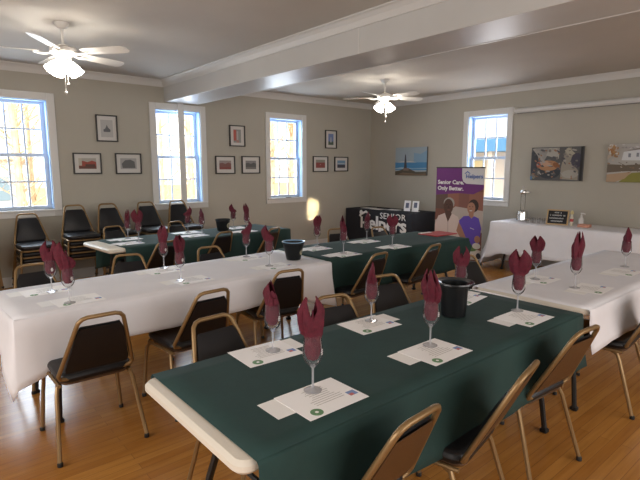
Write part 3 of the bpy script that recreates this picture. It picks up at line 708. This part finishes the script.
# ------------------------------------------------------------------ roll-up banner
bn = thing('rollup_banner', 'purple roll-up banner with photo of two people before the right window', 'banner', (-.91, -2.89, 0), -83)
MB().rbox((0, 0, .04), (.86, .10, .075), r=.03).build('base', mat('banner_base', (.05, .05, .05), .4), bn)
MB().tube([(0, .03, .07), (0, .03, 1.58)], .01).build('support_pole', M_frame, bn)
MB().bb((-.425, -.008, 1.572), (.425, .012, 1.592)).build('top_rail', M_frame, bn)
W = .42; Z0, Z1 = .08, 1.575
pur = (.125, .022, .15)
P = [((.16, .06, .04), rc(-W, Z0, W, Z1)), ((.24, .10, .07), rc(-.2, .75, W, 1.2)), ((.10, .06, .045), rc(-W, .9, -.2, 1.22)), ((.19, .08, .06), rc(.0, .9, .18, 1.2)),
     ((.42, .36, .32), [(-.42, .70), (-.05, .95), (.42, .9), (.42, .55), (-.42, .45)]),
     (pur, [(-W, 1.13), (-W, Z1), (W, Z1), (W, 1.25), (.25, 1.16), (.0, 1.17)]),
     ((.56, .55, .56), [(.04, Z1), (W, Z1), (W, 1.315), (.12, 1.325), (.065, 1.36), (.045, 1.42)]),
     # older person: hair, face, neck, blouse
     ((.30, .29, .26), ell(-.17, 1.0, .10, .095)), ((.075, .035, .022), ell(-.18, .945, .088, .125)), ((.075, .035, .022), rc(-.235, .75, -.125, .87)),
     ((.03, .015, .01), ell(-.145, .975, .014, .007)), ((.03, .015, .01), ell(-.21, .975, .014, .007)), ((.14, .05, .04), ell(-.175, .885, .03, .012)), ((.05, .02, .015), ell(-.175, .93, .012, .02)),
     ((.56, .46, .42), [(-.42, .28), (-.46+.04, .62), (-.36, .78), (-.24, .83), (-.18, .68), (-.11, .83), (.0, .78), (.08, .55), (.1, .28)]),
     ((.075, .035, .022), [(-.24, .83), (-.18, .68), (-.11, .83)]), ((.45, .36, .33), [(-.19, .68), (-.17, .68), (-.15, .3), (-.19, .3)]),
     ((.075, .035, .022), [(-.42, .30), (-.2, .36), (.0, .32), (.0, .26), (-.42, .24)]),
     # younger person: hair, face, purple shirt
     ((.03, .018, .014), ell(.262, .975, .088, .105)), ((.34, .17, .11), ell(.225, .935, .07, .095)), ((.34, .17, .11), rc(.19, .78, .27, .87)),
     ((.03, .015, .01), ell(.20, .96, .011, .006)), ((.03, .015, .01), ell(.25, .96, .011, .006)), ((.55, .50, .48), ell(.22, .895, .026, .009)), ((.25, .11, .07), ell(.222, .925, .009, .015)),
     ((.10, .055, .36), [(.02, .72), (.10, .80), (.19, .81), (.235, .77), (.28, .81), (.36, .78), (.41, .62), (.38, .35), (.10, .30)]),
     ((.34, .17, .11), [(.02, .70), (.07, .62), (.19, .38), (.15, .32), (.05, .45), (-.02, .55)]), ((.34, .17, .11), ell(.35, .44, .05, .06)), ((.45, .44, .5), [(.22, .61), (.29, .59), (.29, .60), (.22, .625)]),
     # table with vegetables in the foreground of the printed photo
     ((.55, .50, .44), [(-.42, .10), (-.42, .26), (.1, .30), (.42, .26), (.42, .10)]), ((.10, .18, .05), ell(.25, .28, .10, .045)), ((.56, .55, .50), ell(.34, .33, .07, .05)), ((.40, .12, .06), ell(.1, .2, .06, .04)), ((.02, .02, .03), ell(.38, .17, .04, .05)), ((.08, .15, .04), ell(-.2, .18, .09, .05))]
art('printed_sheet', P, bn, y=-.006, step=.0002)
MB().bb((-W, -.005, Z0), (W, -.002, Z1)).build('backing', paint((.4, .4, .4)), bn, smooth=False)
text_mesh('slogan', 'Senior Care.', .092, Mw, bn, (-.385, -.018, 1.315), bold=.003, extrude=.0005)
text_mesh('slogan', 'Only Better.', .092, Mw, bn, (-.385, -.018, 1.215), bold=.003, extrude=.0005)
text_mesh('logo', 'Helpers', .092, mat('blue_logo', (.06, .12, .36), .6), bn, (.11, -.018, 1.415), bold=.002, extrude=.0005)
art('logo_roof', [((.06, .12, .36), [(.09, 1.49), (.14, 1.53), (.19, 1.49), (.18, 1.48), (.14, 1.51), (.10, 1.48)])], bn, y=-.018)

# ------------------------------------------------------------------ things on the wall tables
ZT = TH+.0045
# chrome beverage dispenser (tall, slim)
d = thing('beverage_dispenser', 'tall chrome dispenser with glass column at the white wall table\'s left end', 'dispenser', (-.36, -3.70, ZT), 0)
MB().lathe([(.05, 0), (.085, .004), (.088, .02), (.085, .03), (.087, .10), (.078, .15), (.04, .165), (.03, .17)], n=28).build('base', M_chrome, d)
MB().lathe([(.032, .165), (.034, .17), (.034, .43), (.03, .435)], n=20).build('glass_column', M_glass, d)
MB().lathe([(.036, .42), (.046, .43), (.05, .455), (.045, .475), (.025, .49), (.01, .495), (.008, .52), (.014, .53), (.003, .54)], n=24).build('lid', M_chrome, d)
MB().tube([(.0, -.03, .45), (-.0, -.09, .46), (0, -.12, .45)], .008, n=8, smooth=3).build('handle', M_chrome, d)
MB().tube([(-.07, 0, .10), (-.12, 0, .10), (-.125, 0, .07)], .01, n=8).build('tap', M_chrome, d)
for s in (-1, 1): MB().tube([(0, s*.037, .16), (0, s*.037, .44)], .004, n=6).build('rod', M_chrome, d)
# row of small tumblers
tb = None
for k in range(6):
    lbl = 'small clear tumbler, %s in the row between dispenser and letter board' % ('first', 'second', 'third', 'fourth', 'fifth', 'last')[k]
    loc = (-.52+(k % 2)*.05, -3.87-.052*k, ZT)
    if tb is None:
        tb = MB().lathe([(.001, .003), (.020, .001), (.021, .004), (.026, .082), (.0245, .082), (.0195, .008), (.001, .007)], n=16).build('tumbler', M_glass); g_ = tb
    else: g_ = tb.copy(); col.objects.link(g_)
    g_.location = loc; tag(g_, lbl, 'tumbler', 'small tumblers on the white wall table')
# letter board, leaning back
lb = thing('letter_board', 'small black letter board in light wood frame on the white wall table', 'letter board', (-.50, -4.31, ZT), -80)
tl = Matrix.Rotation(R(-14), 3, 'X')
fr = MB(); w, h, f = .15, .225, .016
for a, b in (((-w, -.012, 0), (-w+f, .012, h)), ((w-f, -.012, 0), (w, .012, h)), ((-w+f, -.012, 0), (w-f, .012, f)), ((-w+f, -.012, h-f), (w-f, .012, h))):
    c = Vector([(a[i]+b[i])/2 for i in range(3)]); fr.box(tl @ c, [b[i]-a[i] for i in range(3)], tl)
fr.build('wood_frame', mat('pale_wood', (.50, .34, .17), .5), lb, smooth=False)
MB().box(tl @ Vector((0, .004, h/2)), (2*w-2*f, .008, h-2*f), tl).build('felt_panel', mat('black_felt', (.02, .02, .022), .9), lb, smooth=False)
rn = random.Random(5)
for row, (z, x0, x1) in enumerate(((.182, -.045, .045), (.142, -.105, .105), (.097, -.11, .10), (.055, -.085, .085))):
    x = x0; mb = MB()
    while x < x1:
        wd = .008
        if rn.random() > .12:
            for bx_ in (0, wd): mb.box(tl @ Vector((x+bx_, -.001, z)), (.003, .002, .018), tl)
            mb.box(tl @ Vector((x+wd/2, -.001, z+rn.choice((-.008, 0, .008)))), (wd, .002, .003), tl)
        x += .0165
    mb.build('letter_row', Mw, lb, smooth=False)
MB().box((0, .07, .07), (.02, .004, .17), Matrix.Rotation(R(25), 3, 'X')).build('prop', mat('pale_wood', (.5, .34, .17)), lb, smooth=False)
# figurine-like small bottle with red band, clear bottle, salmon block
b1 = thing('sauce_bottle', 'small pale bottle with red band and yellow cap behind the letter board', 'bottle', (-.45, -4.50, ZT))
MB().lathe([(.02, 0), (.024, .004), (.024, .11), (.014, .14), (.011, .17)], n=16).build('body', mat('cream_plastic', (.62, .58, .46), .4), b1)
MB().lathe([(.0245, .06), (.0247, .061), (.0247, .10), (.0245, .101)], n=16).build('label_band', mat('red_band', (.45, .05, .05), .5), b1)
MB().lathe([(.013, .165), (.022, .17), (.024, .19), (.014, .215), (.003, .22)], n=14).build('cap', mat('yellow_cap', (.62, .52, .25), .5), b1)
b2 = thing('pump_bottle', 'clear pump bottle with white top beside the letter board', 'bottle', (-.42, -4.62, ZT))
MB().lathe([(.03, 0), (.034, .005), (.034, .10), (.022, .125), (.012, .135)], n=18).build('body', mat('milky_plastic', (.60, .58, .56), .25), b2)
MB().lathe([(.013, .13), (.014, .16), (.006, .162), (.006, .185), (.003, .187)], n=12).build('neck', M_trim, b2)
MB().tube([(0, .012, .188), (0, -.04, .184), (0, -.05, .175)], .008, n=8).build('pump_head', M_trim, b2)
MB().rbox((0, 0, .022), (.13, .15, .042), r=.012).build('body', mat('salmon_card', (.55, .26, .18), .6), thing('napkin_box', 'flat salmon-orange box at the right of the letter board', 'box', (-.50, -4.70, ZT)))
# cards on the black table
for k, y in enumerate((-1.38, -1.58)):
    c = thing('brochure_holder', ('left' if k == 0 else 'right')+' of two white printed card stands on the black table', 'card stand', (-.40, y, TH+.0045), -80, 'white card stands on the black table')
    tl = Matrix.Rotation(R(-10), 3, 'X')
    MB().box(tl @ Vector((0, 0, .105)), (.14, .006, .20), tl).build('card', M_paper, c, smooth=False)
    MB().box((0, .035, .003), (.14, .09, .005)).build('foot', M_paper, c, smooth=False)
    mb = MB(); mb.box(tl @ Vector((.0, -.004, .11+.015*k)), (.07, .001, .10), tl); mb.build('printed_picture', mat('dull_blue_print', (.12, .14, .22), .6), c, smooth=False)
for k, (y, dx, r_) in enumerate(((-.40, -.45, 5), (-.72, -.52, -6), (-1.05, -.40, 3))):
    o = MB().bb((-.108, -.14, 0), (.108, .14, .003)).build('paper_stack', M_paper, None, smooth=False); o.location = (dx, y, TH+.0045); o.rotation_euler = (0, 0, R(r_))
    tag(o, 'white papers lying on the black table, %s from the corner' % ('first', 'second', 'third')[k], 'papers', 'papers on the black table')

# ------------------------------------------------------------------ outdoors
gr = MB().bb((-40, .3, -1.0), (40, 60, -.9)).bb((.3, -40, -1.0), (40, .3, -.9)).build('ground', mat('leaf_litter', (.50, .34, .20), .9, noise=.3, nscale=2), smooth=False); struct(gr)
M_bark = mat('sunlit_bark', (.62, .52, .39), .9, noise=.25, nscale=5)
M_leafg = mat('pale_leaves', (.80, .70, .48), .9)
def tree(x, y, h, r, seed, label):
    rnd = random.Random(seed); t = thing('bare_tree', label, 'tree', (x, y, -.95), 0, 'trees outside the windows')
    mb = MB(); mb.tube([(0, 0, 0), (rnd.uniform(-.1, .1), 0, h*.4), (rnd.uniform(-.3, .3), 0, h)], [r, r*.35], n=8, smooth=4); mb.build('trunk', M_bark, t)
    mb = MB(); tips = []
    for k in range(34):
        z = h*rnd.uniform(.12, .95); a = rnd.uniform(0, 6.28); L = rnd.uniform(.8, 2.2)*(1.1-z/h*.6)
        p = Vector((0, 0, z)); q = p+Vector((math.cos(a)*L*.5, math.sin(a)*L*.5, L*.35)); e = q+Vector((math.cos(a+.5)*L*.5, math.sin(a+.5)*L*.5, L*.5)); tips += [q, e]
        mb.tube([p, q, e], [r*.22, r*.04], n=5)
        for _ in range(3):
            b = rnd.uniform(0, 6.28); s = p.lerp(q, rnd.uniform(.3, 1)); mb.tube([s, s+Vector((math.cos(b)*.5, math.sin(b)*.5, rnd.uniform(.1, .6)))], [r*.08, r*.02], n=4)
    mb.build('branches', M_bark, t)
    mb = MB()
    for c in tips:
        for _ in range(8):
            p = c+Vector([rnd.gauss(0, .3) for _ in range(3)]); s = rnd.uniform(.03, .07); a = Vector([rnd.uniform(-1, 1) for _ in range(3)]).normalized()*s; b = Vector([rnd.uniform(-1, 1) for _ in range(3)]).normalized()*s
            mb.poly([p, p+a, p+a+b, p+b])
    mb.build('foliage', M_leafg, t, smooth=False)
rn = random.Random(3)
where = ['beyond the left window', 'beyond the post window', 'beyond the narrow window left of the corner']
k = 0
for wi, (x0, x1) in enumerate(((-7.6, -2.6), (-1.6, 4.6), (6.0, 14))):
    for j in range(6):
        x = x0+(x1-x0)*(j+.5)/6; y = rn.choice((8.5, 11, 14))+rn.uniform(-.5, .5); 
        tree(x+rn.uniform(-.2, .2), y, rn.uniform(7.5, 10), rn.uniform(.08, .15), 40+k, '%s tan tree %s, %s' % (('slim', 'broad', 'leaning', 'forked', 'tall', 'short')[j], where[wi], ('leftmost', 'second', 'third', 'fourth', 'fifth', 'last')[j])); k += 1
def house(name, loc, rz, w, dd, h, label, wallc, extra):
    t = thing(name, label, 'building', loc, rz)
    MB().bb((-w/2, 0, 0), (w/2, dd, h)).build('wall', mat(name+'_wall', wallc, .8), t, smooth=False)
    MB().loft([[(-w/2-.3, -.3, h), (w/2+.3, -.3, h), (w/2+.3, dd+.3, h), (-w/2-.3, dd+.3, h)], [(-w/2, dd/2-.05, h+1.2), (w/2, dd/2-.05, h+1.2), (w/2, dd/2+.05, h+1.2), (-w/2, dd/2+.05, h+1.2)]], True, True, True).build('roof', mat('roof_'+name, (.6, .6, .62), .8), t, smooth=False)
    extra(t); return t
def ex1(t):
    for x in (-1.6, 0, 1.6): 
        f = MB().bb((x-.35, -.03, 1.0), (x+.35, .0, 2.1)).build('window', mat('blue_grey_glass', (.22, .34, .46), .3), t, smooth=False)
house('distant_house', (-6.0, 19, -.95), 8, 6, 4, 2.9, 'pale blue-white house seen low through the left window', (.66, .74, .82), ex1)
def ex2(t):
    MB().bb((-3, -.9, 2.35), (3, 0, 2.75)).build('awning', mat('blue_awning', (.10, .30, .62), .6), t, smooth=False)
    MB().bb((-.4, -.05, 0), (.5, 0, 2.1)).build('door', mat('yellow_door', (.85, .80, .55), .6), t, smooth=False)
    MB().bb((-2.4, -.05, .9), (-1.0, 0, 2.0)).build('window', mat('blue_grey_glass', (.22, .34, .46), .3), t, smooth=False)
    for x in (-1.7, 1.4): MB().bb((x-.07, -.85, 0), (x+.07, -.72, 2.4)).build('post', M_trim, t, smooth=False)
house('porch_building', (6.5, 1.6, -.3), -100, 9, 5, 3.6, 'white building with blue awning seen through the right-wall window', (.85, .87, .92), ex2)

# ------------------------------------------------------------------ light
w = bpy.data.worlds.new('world'); bpy.context.scene.world = w; w.use_nodes = True
bg = w.node_tree.nodes['Background']; nt = w.node_tree
tc = nt.nodes.new('ShaderNodeTexCoord'); sp = nt.nodes.new('ShaderNodeSeparateXYZ'); cr = nt.nodes.new('ShaderNodeValToRGB')
nt.links.new(tc.outputs['Generated'], sp.inputs[0]); nt.links.new(sp.outputs['Z'], cr.inputs['Fac']); nt.links.new(cr.outputs[0], bg.inputs['Color'])
cr.color_ramp.elements[0].color = (1.0, .90, .72, 1); cr.color_ramp.elements[0].position = 0
cr.color_ramp.elements[1].color = (1, .95, .86, 1); cr.color_ramp.elements[1].position = .6
bg.inputs['Strength'].default_value = 1.3
def lamp(name, kind, loc, energy, color=(1, 1, 1), target=None, **kw):
    l = bpy.data.lights.new(name, kind); l.energy = energy; l.color = color
    for k, v in kw.items(): setattr(l, k, v)
    o = bpy.data.objects.new(name, l); col.objects.link(o); o.location = loc
    if target is not None: o.rotation_euler = (Vector(target)-Vector(loc)).to_track_quat('-Z', 'Y').to_euler()
    return o
lamp('sun', 'SUN', (0, 0, 20), 3.0, (1, .90, .76), target=(6, 10, 12), angle=R(1))
# daylight entering through the visible windows
for x in (-6.64, -4.4, -2.275): lamp('window_daylight', 'AREA', (x, .34, 1.75), 22, (.72, .86, 1), target=(x, -3, .9), shape='RECTANGLE', size=.75, size_y=1.45)
lamp('window_daylight', 'AREA', (.34, -2.79, 1.75), 22, (.95, .95, 1), target=(-3, -2.9, .8), shape='RECTANGLE', size=.75, size_y=1.45)
# soft fill added at the unseen rear and left walls in place of windows
lamp('rear_fill', 'AREA', (-5.0, YF+.15, 1.7), 85, (1, .96, .93), target=(-5.0, 0, 1.6), shape='RECTANGLE', size=7, size_y=1.6)
lamp('side_fill', 'AREA', (XL+.15, -6.0, 1.7), 68, (1, .96, .92), target=(0, -5.6, 1.5), shape='RECTANGLE', size=5, size_y=1.6)
# low sunbeam that leaves the bright patch on the window wall
lamp('sun_patch_beam', 'AREA', (-2.35, -1.9, 2.2), .8, (1, .80, .50), target=(-1.63, 0, .74), shape='RECTANGLE', size=.27, size_y=.36, spread=R(.25))

s = bpy.context.scene
s.view_settings.view_transform = 'Standard'; s.view_settings.look = 'None'; s.view_settings.exposure = .90
s.cycles.use_denoising = True
s.cycles.max_bounces = 8; s.cycles.transparent_max_bounces = 16; s.cycles.sample_clamp_indirect = 4; s.cycles.caustics_reflective = False; s.cycles.caustics_refractive = False
